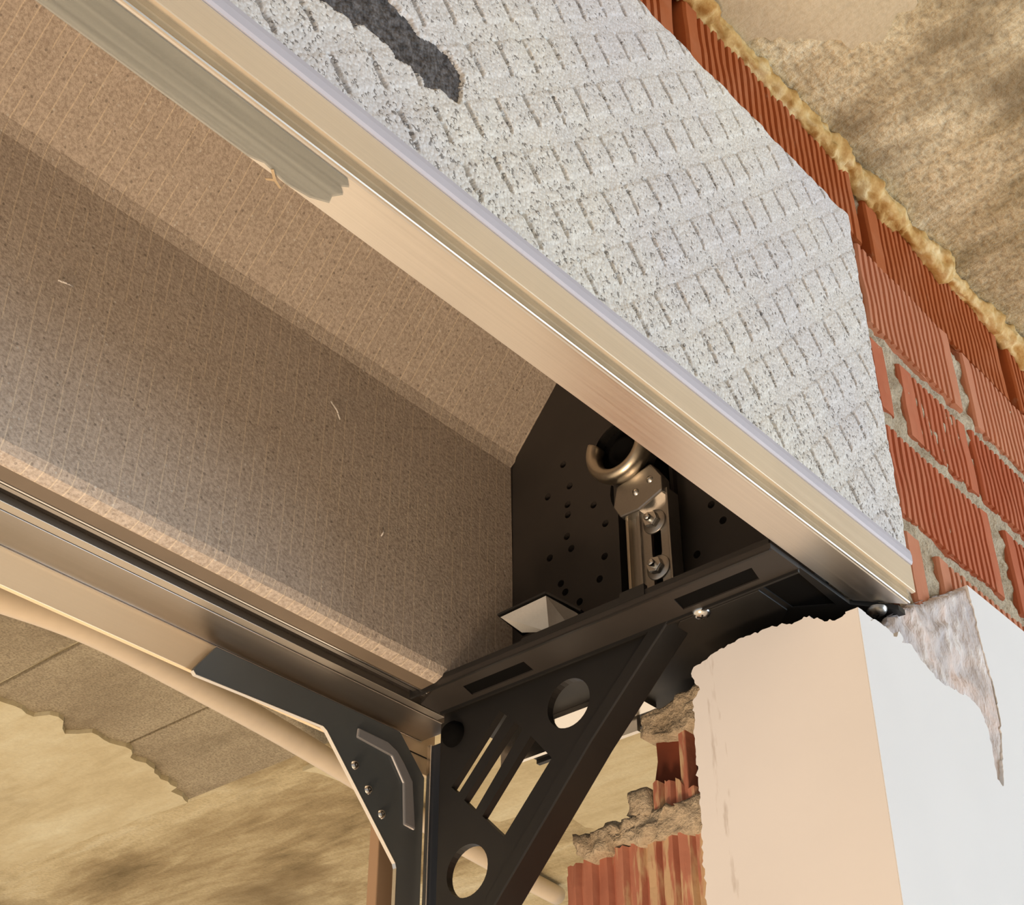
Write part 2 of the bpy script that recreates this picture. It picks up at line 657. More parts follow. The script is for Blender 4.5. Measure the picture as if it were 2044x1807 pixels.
ZC = 1.93       # room ceiling underside
ZS = 1.95       # balcony soffit underside
ceil = tag(box('ceiling', (-9, -9, ZC), (11, 0.80, ZC + 0.5), M['ceiling']), 'stained raw concrete ceiling above the brick wall', None, None, 'structure')
sk = jag((0.80, 0.765), (0.92, 0.30), 0.08, 30, 41) + jag((0.92, 0.30), (1.47, 0.42), 0.08, 30, 42) + jag((1.47, 0.42), (1.565, 0.585), 0.02, 14, 3) + jag((1.565, 0.585), (1.50, 0.66), 0.03, 9, 5) + jag((1.50, 0.66), (1.42, 0.735), 0.03, 10, 8) + [(1.42, 0.765)]
prism('skim_patch', sk, 'z', ZC - 0.006, ZC + 0.01, M['ceiling_patch'], ceil)

sof = tag(box('ceiling_balcony', (-9, 0.80, ZS), (11, 6.4, ZS + 0.5), M['soffit']), 'stained concrete balcony soffit beyond the shutter box', None, None, 'structure')
# rough darker panels still showing where the plaster has come away
edge_y = 3.66
xs = [(0.52, 0.99), (1.002, 1.462), (1.472, 1.932), (1.944, 2.404), (2.416, 2.80)]
for i, (xa, xb) in enumerate(xs):
    prism('panel', [(xa, 1.9), (xb, 1.9), (xb, edge_y + (0.16 if i == 4 else 0.10)), (xa, edge_y + 0.10)], 'z', ZS - 0.010 - 0.003 * (i % 2), ZS + 0.02, M['soffit_slab'], sof, bev=0.003)
pl = [(0.0, 7.0)] + [(0.0, 3.62)] + jag((0.0, 3.62), (2.0, 3.63), 0.10, 40, 21)[1:] + jag((2.0, 3.63), (2.40, 3.61), 0.07, 16, 22) + jag((2.40, 3.61), (2.79, 3.80), 0.05, 18, 23) + jag((2.79, 3.80), (2.74, 4.8), 0.03, 18, 25) + [(2.74, 6.38)]
pl = [(p[0], min(p[1], 6.38)) for p in pl]
prism('plaster_layer', pl, 'z', ZS - 0.026, ZS + 0.02, M['soffit_plaster'], sof)
pl2 = [(2.86, 1.7)] + jag((2.86, 1.7), (2.88, 3.36), 0.05, 30, 31) + jag((2.88, 3.36), (3.5, 3.2), 0.12, 14, 33) + jag((3.5, 3.2), (3.9, 2.9), 0.12, 12, 35) + jag((3.9, 2.9), (5.6, 3.1), 0.1, 20, 36) + [(6.5, 3.0), (6.5, 1.7)]
prism('plaster_layer', pl2, 'z', ZS - 0.016, ZS + 0.02, M['soffit_plaster'], sof)

# ------------------------------------------------------------------ brick wall
YB = 0.770      # outermost face of the brick ribs
K = YB / 0.76
wall = thing('wall_brick', 'bare wall of ribbed orange clay bricks with grey mortar', None, (1.8, 0.78, FLOOR), None, 'structure')


def mortar_face(name, x0, x1, z0, z1, y, step, amp, parent, seed, depth):
    nx, nz = max(2, int((x1 - x0) / step)), max(2, int((z1 - z0) / step))
    v, f = [], []
    for j in range(nz + 1):
        for i in range(nx + 1):
            x, z = x0 + (x1 - x0) * i / nx, z0 + (z1 - z0) * j / nz
            v.append((x, y + amp * fbm(x * 28 + seed, z * 28, 0, 4) - 0.3 * amp, z))
    for j in range(nz):
        for i in range(nx):
            a = j * (nx + 1) + i
            f.append((a, a + 1, a + nx + 2, a + nx + 1))
    n = len(v)
    v += [(x0, y + depth, z0), (x1, y + depth, z0), (x1, y + depth, z1), (x0, y + depth, z1)]
    f.append((n, n + 3, n + 2, n + 1))
    return obj(name, v, f, M['mortar'], parent, True)


body = box('masonry', (1.72, YB + 0.035, FLOOR), (6, 1.16, ZC - 0.001), M['mortar'], wall)
box('masonry', (-6, YB + 0.035, 1.745), (1.72, 1.16, ZC - 0.001), M['mortar'], wall)
mortar_face('mortar_bed', 1.70, 4.9, 1.02, 1.712, YB + 0.0105, 0.006, 0.008, wall, 5, 0.03)


def brick_mesh(L, H, D=0.05, seed=0, smooth_l=0.0, pitch=0.0185, mat='brick_red'):
    """ribbed clay brick, centred; front toward -Y; grooved face with flat end margin"""
    r = random.Random(seed)
    cols = [(-L / 2, 0.004), (-L / 2 + 0.004, 0.0)]
    x = -L / 2 + 0.012 + smooth_l
    cols.append((x - 0.003, 0.0))
    while x + pitch < L / 2 - 0.010:
        dpt = 0.0062 * r.uniform(0.75, 1.2)
        cols += [(x, 0.0), (x + pitch * 0.12, dpt), (x + pitch * 0.38, dpt), (x + pitch * 0.5, 0.0)]
        x += pitch
    cols += [(L / 2 - 0.004, 0.0), (L / 2, 0.004)]
    n = len(cols)
    v, f = [], []
    seg = 7
    for j in range(seg + 1):
        t = j / seg
        for cx, dy in cols:
            z = -H / 2 + H * t
            if j in (0, seg):
                z += (0.004 if j == 0 else -0.004) * (0.4 + fbm(cx * 22 + seed, t * 3, seed, 3))
            v.append((cx * S, (dy + 0.0022 * fbm(cx * 14, z * 14, seed, 2)) * S, z * S))
    for j in range(seg):
        for i in range(n - 1):
            a = j * n + i
            f.append((a, a + 1, a + n + 1, a + n))
    m0 = len(v)
    v += [(-L / 2 * S, D * S, -H / 2 * S), (L / 2 * S, D * S, -H / 2 * S), (L / 2 * S, D * S, H / 2 * S), (-L / 2 * S, D * S, H / 2 * S)]
    f.append((m0, m0 + 3, m0 + 2, m0 + 1))
    f.append(tuple(range(n - 1, -1, -1)) + (m0, m0 + 1))
    f.append(tuple(seg * n + i for i in range(n)) + (m0 + 2, m0 + 3))
    f.append(tuple(j * n for j in range(seg + 1)) + (m0 + 3, m0))
    f.append(tuple(j * n + n - 1 for j in range(seg, -1, -1)) + (m0 + 1, m0 + 2))
    me = bpy.data.meshes.new('brick')
    me.from_pydata(v, [], f)
    me.materials.append(M[mat])
    bm = bmesh.new()
    bm.from_mesh(me)
    bmesh.ops.triangulate(bm, faces=[q for q in bm.faces if len(q.verts) > 4])
    bmesh.ops.recalc_face_normals(bm, faces=bm.faces)
    bm.to_mesh(me)
    bm.free()
    return me


BM = {}


def brick(x0, x1, z0, z1, seed=0, proud=0.0, sl=0.0, tilt=0.0):
    mat = 'brick_orange' if z0 > 1.6 + 0.1 else ('brick_salmon' if z0 > 1.53 or z0 < 1.1 else 'brick_red')
    x0, x1, z0, z1 = x0 * K, x1 * K, z0 * K, z1 * K
    L, H = x1 - x0, z1 - z0
    key = (round(L, 2), round(H, 2), seed % 2, sl, mat)
    if key not in BM:
        BM[key] = brick_mesh(L, H, 0.05, seed % 2 + 1, sl, mat=mat)
    o = bpy.data.objects.new('brick', BM[key])
    COL.objects.link(o)
    o.location = W(((x0 + x1) / 2, YB - proud, (z0 + z1) / 2))
    o.rotation_euler = (0, tilt, 0)
    put(o, wall)
    return o


# rows: (x0, x1, z0, z1, seed, proud, smooth-left margin)
brick(-0.78, -0.285, 1.722, 1.895, 1)
brick(-0.27, 0.225, 1.722, 1.895, 2)
brick(0.24, 0.735, 1.722, 1.895, 0)
brick(0.755, 1.246, 1.722, 1.895, 1, -0.008)
brick(1.262, 1.742, 1.718, 1.895, 2, 0.004, 0.02)
brick(1.794, 2.285, 1.714, 1.890, 3, -0.004, 0.03)
brick(2.322, 2.81, 1.716, 1.890, 5)
brick(1.72, 2.030, 1.541, 1.710, 4, 0.002)
brick(2.078, 2.56, 1.541, 1.706, 7, 0.0, 0.02)
brick(1.715, 1.758, 1.376, 1.512, 6, -0.002, 0.02)
brick(1.806, 2.033, 1.372, 1.516, 9, -0.003, 0.03)
brick(2.044, 2.53, 1.372, 1.516, 8)
brick(1.715, 2.040, 1.184, 1.342, 10)
brick(2.094, 2.58, 1.184, 1.342, 11, 0, 0.02)
brick(1.715, 1.757, 1.02, 1.156, 12, 0, 0.02)
brick(1.808, 2.30, 1.02, 1.158, 13, 0, 0.02)
brick(2.33, 2.82, 1.02, 1.158, 15)
for row, (xs0, za, zb_) in enumerate(((2.84, 1.716, 1.890), (2.60, 1.541, 1.706), (2.57, 1.372, 1.516), (2.62, 1.184, 1.342), (2.86, 1.02, 1.158))):
    for k in range(4):
        brick(xs0 + 0.53 * k, xs0 + 0.53 * k + 0.49, za, zb_, row + k, 0.002 * ((row + k) % 3 - 1), 0.02)
# mortar tongue squeezed out of the joint between the two top bricks and dabs on the faces
box('open_joint_back', (1.742 * K, YB + 0.034, 1.70), (1.80 * K, YB + 0.06, 1.93), M['brick_dark'], wall)
mortar_face('mortar_smear', 1.745 * K, 1.798 * K, 1.84 * K, 1.90 * K, YB + 0.022, 0.006, 0.012, wall, 9, 0.02)

# ------------------------------------------------------------------ jamb masonry below the box end
XJ = 1.60
jamb = thing('wall_jamb', 'broken brick jamb with crumbling mortar beside the opening', None, (1.75, 1.0, FLOOR), None, 'structure')


def rough_block(name, poly, x0, x1, mat, parent, amp, step, seed):
    """(y, z) polygon with a knobbly face toward -X"""
    ys = [p[0] for p in poly]
    zs = [p[1] for p in poly]
    ny, nz = max(3, int((max(ys) - min(ys)) / step)), max(3, int((max(zs) - min(zs)) / step))
    # warp a unit grid into the polygon's bounding quad (4 corner polygons only)
    a, b_, c, d = [Vector(p) for p in poly]
    v, f = [], []
    for j in range(nz + 1):
        t = j / nz
        for i in range(ny + 1):
            s_ = i / ny
            p = (a * (1 - s_) + b_ * s_) * (1 - t) + (d * (1 - s_) + c * s_) * t
            e = 1.0 if 0 < i < ny and 0 < j < nz else 0.8
            q = amp * fbm(p.x * 30 + seed, p.y * 30, seed, 4)
            qy = amp * 0.7 * fbm(p.x * 24, p.y * 24, seed + 9, 3)
            qz = amp * 0.7 * fbm(p.x * 24, p.y * 24, seed + 17, 3)
            v.append((x0 - abs(q) * e, p.x + qy, p.y + qz))
    for j in range(nz):
        for i in range(ny):
            k = j * (ny + 1) + i
            f.append((k, k + 1, k + ny + 2, k + ny + 1))
    n = len(v)
    ring = [i for i in range(ny + 1)] + [(j + 1) * (ny + 1) - 1 for j in range(1, nz + 1)] + [nz * (ny + 1) + i for i in range(ny - 1, -1, -1)] + [j * (ny + 1) for j in range(nz - 1, 0, -1)]
    for r_ in ring:
        v.append((x1, v[r_][1], v[r_][2]))
    R_ = len(ring)
    for k in range(R_):
        f.append((ring[k], ring[(k + 1) % R_], n + (k + 1) % R_, n + k))
    f.append(tuple(n + k for k in range(R_)))
    return obj(name, v, f, mat, parent, True)


box('masonry', (1.66, 0.80, FLOOR), (1.72, 1.06, 0.955), M['mortar'], jamb)
rough_block('mortar_bed', [(1.150, 0.915), (0.98, 0.905), (0.98, 0.985), (1.150, 0.952)], XJ + 0.004, 1.72, M['mortar'], jamb, 0.014, 0.006, 3)
# upper broken brick: smooth hollow wall, thin web, torn stump below
prism('broken_brick', [(1.147, 0.918), (1.146, 0.890), (1.156, 0.846), (1.150, 0.81), (1.095, 0.81), (1.095, 0.918)], 'x', XJ + 0.03, 1.72, M['brick_dark'], jamb)
box('brick_web', (XJ + 0.004, 1.080, 0.80), (XJ + 0.03, 1.092, 0.925), M['brick_broken'], jamb, 0.002)
box('brick_void', (XJ + 0.05, 0.98, 0.80), (1.72, 1.09, 0.925), M['brick_dark'], jamb)


def fluted(name, top, zb, x, mat, parent, pitch, seed):
    """brick face toward -X with vertical ribs; top = list of (y, z) along the broken upper edge"""
    y0, y1 = top[0][0], top[-1][0]
    n = max(8, int(abs(y1 - y0) / (pitch / 6)))
    v, f = [], []
    for i in range(n + 1):
        y = y0 + (y1 - y0) * i / n
        for (a, za), (b_, zb_) in zip(top[:-1], top[1:]):
            if min(a, b_) - 1e-6 <= y <= max(a, b_) + 1e-6:
                zt = za + (zb_ - za) * ((y - a) / (b_ - a) if b_ != a else 0)
        zt += 0.004 * fbm(y * 120, seed, 0, 3)
        ph = (abs(y - y0) / pitch) % 1.0
        dx = 0.009 if ph < 0.18 else 0.0
        for k in range(6):
            t = k / 5
            z = zt + (zb - zt) * t
            v.append((x + dx + 0.003 * fbm(y * 40, z * 20, seed, 2), y, z))
        v.append((1.72, y, zt))
        v.append((1.72, y, zb))
    for i in range(n):
        a, b_ = i * 8, (i + 1) * 8
        for k in range(5):
            f.append((a + k, b_ + k, b_ + k + 1, a + k + 1))
        f.append((a, a + 6, b_ + 6, b_))
    f.append((0, 1, 2, 3, 4, 5, 7, 6))
    e = n * 8
    f.append((e + 6, e + 7, e + 5, e + 4, e + 3, e + 2, e + 1, e))
    return obj(name, v, f, mat, parent)


fluted('broken_brick', [(1.142, 0.838), (1.136, 0.847), (1.092, 0.840), (1.084, 0.822), (0.98, 0.826)], 0.79, XJ, M['brick_broken'], jamb, 0.019, 4)
rough_block('mortar_lump', [(1.176, 0.806), (1.142, 0.804), (1.144, 0.842), (1.172, 0.838)], XJ - 0.004, XJ + 0.08, M['mortar'], jamb, 0.008, 0.006, 12)
rough_block('mortar_bed', [(1.240, 0.762), (0.98, 0.762), (0.98, 0.808), (1.222, 0.806)], XJ - 0.002, 1.72, M['mortar'], jamb, 0.018, 0.006, 7)
rough_block('mortar_lump', [(1.258, 0.766), (1.195, 0.760), (1.200, 0.800), (1.262, 0.796)], XJ - 0.016, XJ + 0.06, M['mortar'], jamb, 0.016, 0.006, 15)
fluted('brick', [(1.297, 0.755), (1.288, 0.764), (1.250, 0.769), (1.10, 0.772), (0.98, 0.775)], 0.60, XJ, M['brick_broken'], jamb, 0.0275, 6)
fluted('brick', [(1.297, 0.575), (1.10, 0.58), (0.98, 0.58)], 0.40, XJ, M['brick_broken'], jamb, 0.0275, 8)
box('mortar_bed', (XJ + 0.006, 0.98, 0.575), (1.72, 1.29, 0.602), M['mortar'], jamb)
box('masonry', (XJ + 0.004, 0.98, FLOOR), (1.72, 1.295, 0.40), M['mortar'], jamb)
rough_block('mortar_smear', [(1.024, 0.60), (0.99, 0.60), (0.99, 0.742), (1.018, 0.742)], XJ - 0.03, XJ + 0.02, M['mortar'], jamb, 0.014, 0.006, 19)

# ------------------------------------------------------------------ plaster coats
XP, YP = 1.51, 0.748
coat = thing('wall_plaster', 'white plaster coat wrapped round the jamb corner, torn off along its top', None, (1.7, 0.76, FLOOR), None, 'structure')
reveal_top = [(0.749, 0.937), (0.778, 0.931), (0.792, 0.933), (0.81, 0.943), (0.816, 0.95), (0.827, 0.949), (0.842, 0.947), (0.856, 0.954), (0.878, 0.955), (0.904, 0.954), (0.939, 0.953), (0.963, 0.948), (0.995, 0.939), (0.999, 0.926), (0.988, 0.904), (1.001, 0.891), (0.999, 0.875), (1.002, 0.835), (1.001, 0.74), (1.003, 0.6), (1.003, FLOOR)]
rp = []
for i in range(len(reveal_top) - 1):
    a, b_ = reveal_top[i], reveal_top[i + 1]
    L = math.hypot(b_[0] - a[0], b_[1] - a[1])
    rp += jag(a, b_, 0.004, max(1, min(60, int(L / 0.0035))), i + 50)
rp.append(reveal_top[-1])
rp.append((YP, FLOOR))
rp = [(max(p[0], YP), p[1]) for p in rp]
prism('reveal_coat', rp, 'x', XP, XJ - 0.001, M['plaster'], coat)
front = [(1.5105, 0.937), (1.529, 0.937), (1.536, 0.930), (1.554, 0.938), (1.582, 0.938), (1.597, 0.932), (1.616, 0.947), (1.624, 0.941), (1.618, 0.932), (1.646, 0.94), (1.661, 0.928), (1.688, 0.919), (1.716, 0.913), (1.799, 0.922), (1.826, 0.914), (1.838, 0.892), (1.838, 0.855), (1.836, 0.818), (1.849, 0.812), (1.858, 0.83), (1.872, 0.87), (1.888, 0.924), (1.888, 0.965), (1.880, 1.013), (1.875, 1.039), (1.872, 1.083), (1.866, 1.128)]
fp = []
for i in range(len(front) - 1):
    a, b_ = front[i], front[i + 1]
    L = math.hypot(b_[0] - a[0], b_[1] - a[1])
    fp += jag(a, b_, 0.005, max(1, int(L / 0.004)), i + 90)
fp += [(1.866, 1.128), (6, 1.128), (6, FLOOR), (1.5105, FLOOR)]
prism('face_coat', fp, 'y', YP, YP + 0.018, M['plaster'], coat)


def rough_patch():
    x0, x1, z0, z1, st = 1.52, 1.885, 0.80, 1.13, 0.005
    nx, nz = int((x1 - x0) / st), int((z1 - z0) / st)
    v, f = [], []
    idx = {}
    for j in range(nz + 1):
        for i in range(nx + 1):
            x, z = x0 + st * i, z0 + st * j
            # sloping broken top between the box end and the plaster edge
            top = (min(1.01, 0.935 + max(0, x - 1.585) * 0.95) if x < 1.665 else 1.01 + (x - 1.665) / (1.868 - 1.665) * 0.118) + 0.005 * fbm(x * 40, 3, 0, 3)
            zz = min(z, top)
            r_ = 0.011 * fbm(x * 22, z * 22, 3.3, 5)
            w = min(1, max(0, (1.875 - x) / 0.06))
            idx[(i, j)] = len(v)
            ed = min(1, max(0, (1.885 - x) / 0.07))
            v.append((x, YP + 0.013 * ed + r_ * ed * (0.4 + 0.6 * w) - 0.0006 * (1 - ed) + (0.012 if z > top - 0.004 else 0) + (0.002 if i >= nx - 1 else 0), zz))
    for j in range(nz):
        for i in range(nx):
            f.append((idx[(i, j)], idx[(i + 1, j)], idx[(i + 1, j + 1)], idx[(i, j + 1)]))
    n = len(v)
    v += [(x0, YP + 0.05, z0), (x1, YP + 0.05, z0), (x1, YP + 0.05, 1.10), (x0, YP + 0.05, 0.92)]
    f.append((n, n + 3, n + 2, n + 1))
    return obj('torn_base_coat', v, f, M['plaster_rough'], coat, True)


tag(rough_patch(), 'rough grey-pink base coat bared where the plaster tore away')

# ------------------------------------------------------------------ foam bead in the wall-ceiling joint


def foam():
    v, f = [], []
    x0, x1, n, m_ = -0.6, 4.9, 1240, 26
    for i in range(n + 1):
        x = x0 + (x1 - x0) * i / n
        big = 0.030 * math.exp(-((x - 2.50) / 0.14) ** 2) + 0.010 * math.exp(-((x - 1.86) / 0.06) ** 2) + 0.006 * math.exp(-((x - 2.06) / 0.05) ** 2)
        thin = 0.008 * math.exp(-((x - 1.96) / 0.04) ** 2) + 0.009 * math.exp(-((x - 2.2) / 0.06) ** 2)
        base = max(0.006, 0.017 + big - thin + 0.010 * fbm(x * 14, 1.5, 0, 3))
        for k in range(m_):
            a = 2 * math.pi * k / m_
            c, s_ = math.cos(a), math.sin(a)
            cell = 1 - abs(n3(x * 55, c * 1.6, s_ * 1.6)) * 1.5
            r = base * (0.92 + 0.42 * fbm(x * 30, 1.3 * c, 1.3 * s_, 4)) + 0.006 * cell
            v.append((x + 0.004 * n3(x * 60, c, s_), YB - 0.001 + r * c, ZC - 0.010 - big * 0.5 + r * s_ * 1.1))
    for i in range(n):
        for k in range(m_):
            f.append((i * m_ + k, i * m_ + (k + 1) % m_, (i + 1) * m_ + (k + 1) % m_, (i + 1) * m_ + k))
    f.append(tuple(reversed(range(m_))))
    f.append(tuple(n * m_ + k for k in range(m_)))
    return obj('foam_bead', v, f, M['foam'], None, True)


tag(foam(), 'yellow expanding foam bead squeezed along the wall and ceiling joint', 'foam')

# ================================================================== roller shutter box
XL = -1.6       # box runs on past the left of the view
bx = thing('roller_shutter_box', 'long white foam roller shutter box with aluminium edges and a black end cap', 'shutter box', (1.0, 1.1, 0.97))

# ---- white front panel with moulded key pattern
YF = 0.738
ZB, ZT = 1.086, 1.720
torn = [(0.52, 1.215), (0.573, 1.186), (0.605, 1.195), (0.631, 1.201), (0.659, 1.208), (0.674, 1.191), (0.702, 1.201), (0.717, 1.192), (0.738, 1.207), (0.765, 1.207), (0.772, 1.230), (0.772, 1.258), (0.748, 1.276), (0.706, 1.266), (0.677, 1.272), (0.655, 1.288), (0.60, 1.30), (0.55, 1.31), (0.49, 1.32), (0.44, 1.30), (0.46, 1.25)]


def eps_front():
    x0, x1, st = 0.22, 1.668, 0.0019
    nx, nz = int((x1 - x0) / st), int((ZT - ZB) / st)
    PU = 0.0655
    v, f, ft = [], [], []
    r2 = 2 ** 0.5
    tor = []
    for j in range(nz + 1):
        z = ZB + (ZT - ZB) * j / nz
        # ragged end edge
        xe = 1.667 + 0.004 * fbm(z * 45, 2.2, 0, 4)
        for i in range(nx + 1):
            x = x0 + (xe - x0) * i / nx
            u, w = (x + z) / r2, (x - z) / r2
            du = abs(((u - 1.737 + PU / 2) % PU) - PU / 2)
            dw = abs(((w + 0.2275 + PU / 2) % PU) - PU / 2)
            du += 0.0012 * n3(x * 60, z * 60, 1)
            y = 0.0
            gate = min(1.0, max(0.0, (0.0215 - dw) / 0.004))
            wear = 0.35 + 0.65 * min(1, max(0, 0.65 + 0.9 * n3(x * 5.1, z * 5.1, 4)))
            pit = min(1.0, max(0.0, 2.2 * n3(x * 165, z * 165, 3) + 0.55))
            y += (0.0022 + 0.042 * pit) * wear * gate * min(1.0, max(0.0, 1.8 - 1.8 * du / 0.0038))   # key grooves with missing beads
            y += 0.0012 * (1 - gate)                                        # slightly sunk bands
            y += 0.0016 * fbm(x * 20, z * 20, 7, 3)
            e = min(x1 - x, ZT - z)
            if e < 0.006:
                y += 0.004 * (1 - e / 0.006) ** 2
            q = (x + 0.006 * fbm(x * 34, z * 34, 2, 3), z + 0.006 * fbm(x * 34, z * 34, 5, 3))
            t = x < 0.80 and inside(q, torn)
            tor.append(t)
            if t:
                y = 0.005 + 0.002 * fbm(x * 60, z * 60, 9, 2)
            v.append((x, YF + y, z))
    W_ = nx + 1
    for j in range(nz):
        for i in range(nx):
            a = j * W_ + i
            q = (a, a + 1, a + W_ + 1, a + W_)
            (ft if all(tor[k] for k in q) else f).append(q)
    # patch becomes its own part
    used = sorted({k for q in ft for k in q})
    rm = {k: n for n, k in enumerate(used)}
    pv, pf = [v[k] for k in used], [tuple(rm[k] for k in q) for q in ft]
    # close the slab: back and borders
    n0 = len(v)
    bot = [i for i in range(W_)]
    top = [nz * W_ + i for i in range(W_)]
    YBk = 0.82
    v += [(x0, YBk, ZB), (1.664, YBk, ZB), (1.664, YBk, ZT), (x0, YBk, ZT)]
    f.append(tuple(reversed(bot)) + (n0, n0 + 1))
    f.append(tuple(top) + (n0 + 2, n0 + 3))
    f.append(tuple(j * W_ + nx for j in range(nz, -1, -1)) + (n0 + 1, n0 + 2))
    f.append((n0, n0 + 3, n0 + 2, n0 + 1))
    return v, f, pv, pf


ev, ef, tv, tf = eps_front()
me = bpy.data.meshes.new('front_panel')
me.from_pydata([W(p) for p in ev], [], ef)
me.materials.append(M['eps'])
for p in me.polygons:
    p.use_smooth = len(p.vertices) == 4
fpnl = bpy.data.objects.new('front_panel', me)
COL.objects.link(fpnl)
put(fpnl, bx)
tag(fpnl, 'white beaded foam face moulded with diagonal grooves')
bm = bmesh.new(); bm.from_mesh(me); bmesh.ops.recalc_face_normals(bm, faces=bm.faces); bm.to_mesh(me); bm.free()
core = obj('torn_patch', tv, tf, M['graphite'], fpnl, True)
tag(core, 'dark graphite foam showing through a torn patch')
box('front_panel_run', (XL, YF + 0.001, ZB), (0.22, 0.82, ZT), M['eps'], bx)

# ---- inner foam shell: rear wall, sloping shoulder, roof
XE = 1.548


def shell():
    """extruded section (y, z) with a ragged right-hand end"""
    prof = [(1.364, 0.998), (1.350, 1.004), (1.345, 1.016), (1.345, 1.25), (1.345, 1.44), (1.338, 1.462), (1.30, 1.508), (1.255, 1.564), (1.20, 1.632), (1.175, 1.648), (0.95, 1.65), (0.821, 1.65), (0.821, 1.715), (1.53, 1.715), (1.53, 1.03), (1.40, 1.03), (1.392, 1.0)]
    xs_ = [XL, 0.0, 0.6, 1.2, 1.5]
    v, f = [], []
    k = len(prof)
    rings = []
    for x in xs_:
        rings.append([len(v) + q for q in range(k)])
        v += [(x, p[0], p[1]) for p in prof]
    rr = []
    for q, p in enumerate(prof):
        dx = 0.0
        if 1.44 <= p[1] < 1.66 and p[0] > 1.1:
            dx = [0, 0.004, -0.012, 0.010, -0.004, 0.006][q % 6]
        rr.append(len(v))
        v.append((XE + dx, p[0], p[1]))
    rings.append(rr)
    for a, b_ in zip(rings[:-1], rings[1:]):
        for q in range(k):
            f.append((a[q], a[(q + 1) % k], b_[(q + 1) % k], b_[q]))
    f.append(tuple(reversed(rings[0])))
    f.append(tuple(rings[-1]))
    return obj('inner_shell', v, f, M['felt'], bx)


sh = shell()
for fx, fz, fl_, fa_ in ((1.155, 1.335, 0.030, 2.3), (1.262, 1.178, 0.016, 1.4), (0.70, 1.272, 0.022, 0.2)):
    c_, s_ = math.cos(fa_) * fl_ / 2, math.sin(fa_) * fl_ / 2
    tube('fibre', [(fx - c_, 1.3435, fz - s_), (fx + 0.002, 1.342, fz), (fx + c_, 1.3435, fz + s_)], 0.0012, 6, M['eps'], sh)
tag(sh, 'grey-brown foam inner shell with fine scored lines')

# ---- front aluminium profile
XA = 1.645


def extr(name, prof, x0, x1, mat, parent, bev=0.0, cut=None):
    n = len(prof)
    v = [(x0, p[0], p[1]) for p in prof] + [((cut(p) if cut else x1), p[0], p[1]) for p in prof]
    f = [(i, (i + 1) % n, n + (i + 1) % n, n + i) for i in range(n)] + [tuple(reversed(range(n))), tuple(range(n, 2 * n))]
    o = obj(name, v, f, mat, parent)
    if bev:
        bevel(o, bev)
    return o


fa = extr('front_profile', [(0.795, 1.001), (0.7935, 0.999), (0.745, 0.999), (0.742, 1.0), (0.742, 1.045), (0.758, 1.045), (0.758, 1.012), (0.795, 1.012)], XL, XA, M['alu'], bx,
          cut=lambda p: XA - max(0, (p[0] - 0.752)) * 1.3)
tag(fa, 'brushed aluminium bottom edge profile')
extr('edge_bead', [(0.7425, 0.9985), (0.7405, 0.9985), (0.7398, 1.0), (0.7402, 1.0022), (0.7425, 1.0025)], XL, XA, M['alu_mid'], fa)
extr('drip_groove', [(0.7430, 1.0030), (0.7416, 1.0030), (0.7412, 1.0085), (0.7400, 1.0095), (0.7400, 1.0125), (0.7416, 1.0130), (0.7419, 1.020), (0.7430, 1.020)], XL, XA, M['groove_alu'], fa)
extr('face_strip', [(0.7419, 1.0195), (0.7366, 1.0195), (0.7362, 1.021), (0.7362, 1.060), (0.7368, 1.062), (0.7419, 1.063)], XL, XA + 0.014, M['alu_face'], fa)
extr('edge_trim', [(0.7419, 1.062), (0.7352, 1.0625), (0.7335, 1.066), (0.7332, 1.076), (0.7345, 1.084), (0.7375, 1.0875), (0.7419, 1.088)], XL, XA + 0.016, M['lilac'], fa)
# protective film still on the left stretch
fl = [(XL, 0.746), (0.632, 0.746), (0.640, 0.752), (0.634, 0.757), (0.643, 0.763), (0.638, 0.772), (0.642, 0.780), (0.625, 0.7885), (0.60, 0.792), (0.57, 0.7875), (0.555, 0.792), (XL, 0.7945)]
tag(prism('protective_film', fl, 'z', 0.9972, 0.9985, M['film'], fa), 'clear film scuffed and torn at its end')
prism('film_tear', [(0.578, 0.788), (0.580, 0.786), (0.590, 0.794), (0.600, 0.798), (0.599, 0.800), (0.590, 0.7965), (0.584, 0.801), (0.582, 0.800), (0.587, 0.795)], 'z', 0.9962, 0.9972, M['groove_alu'], fa)

# ---- rear aluminium profile with the curtain slot
ra = extr('rear_profile', [(1.3645, 0.9985), (1.391, 0.9965), (1.391, 1.028), (1.388, 1.028), (1.388, 1.0), (1.3645, 1.002)], XL, 1.42, M['rear_brown'], bx)
tag(ra, 'dull aluminium rear edge profile with a dark slot')
extr('slot_edge', [(1.3915, 0.9955), (1.394, 0.9955), (1.394, 1.01), (1.3915, 1.01)], XL, 1.42, M['alu_bright'], ra)
extr('slot_back', [(1.3945, 1.008), (1.4275, 1.008), (1.4275, 1.024), (1.3945, 1.024)], XL, 1.48, M['groove'], ra)  # shallow slot floor, coloured near black to stand for deep shade
extr('slot_lip', [(1.4015, 0.9995), (1.4085, 0.9995), (1.4085, 1.009), (1.4015, 1.009)], XL, 1.45, M['alu_dark'], ra)
extr('middle_strip', [(1.428, 0.9965), (1.4425, 0.9965), (1.4425, 1.024), (1.428, 1.024)], XL, 1.49, M['alu_mid'], ra, 0.0006)
extr('outer_strip', [(1.4445, 0.9960), (1.511, 0.9960), (1.511, 1.024), (1.4445, 1.024)], XL, 1.528, M['alu_dark'], ra, 0.0012)
extr('strip_bead', [(1.5115, 0.9945), (1.5135, 0.9945), (1.5135, 0.999), (1.5115, 0.999)], XL, 1.528, M['alu_bright'], ra)
extr('fascia', [(1.514, 0.946), (1.521, 0.946), (1.521, 1.03), (1.514, 1.03)], XL, 1.56, M['cream'], ra, 0.001)
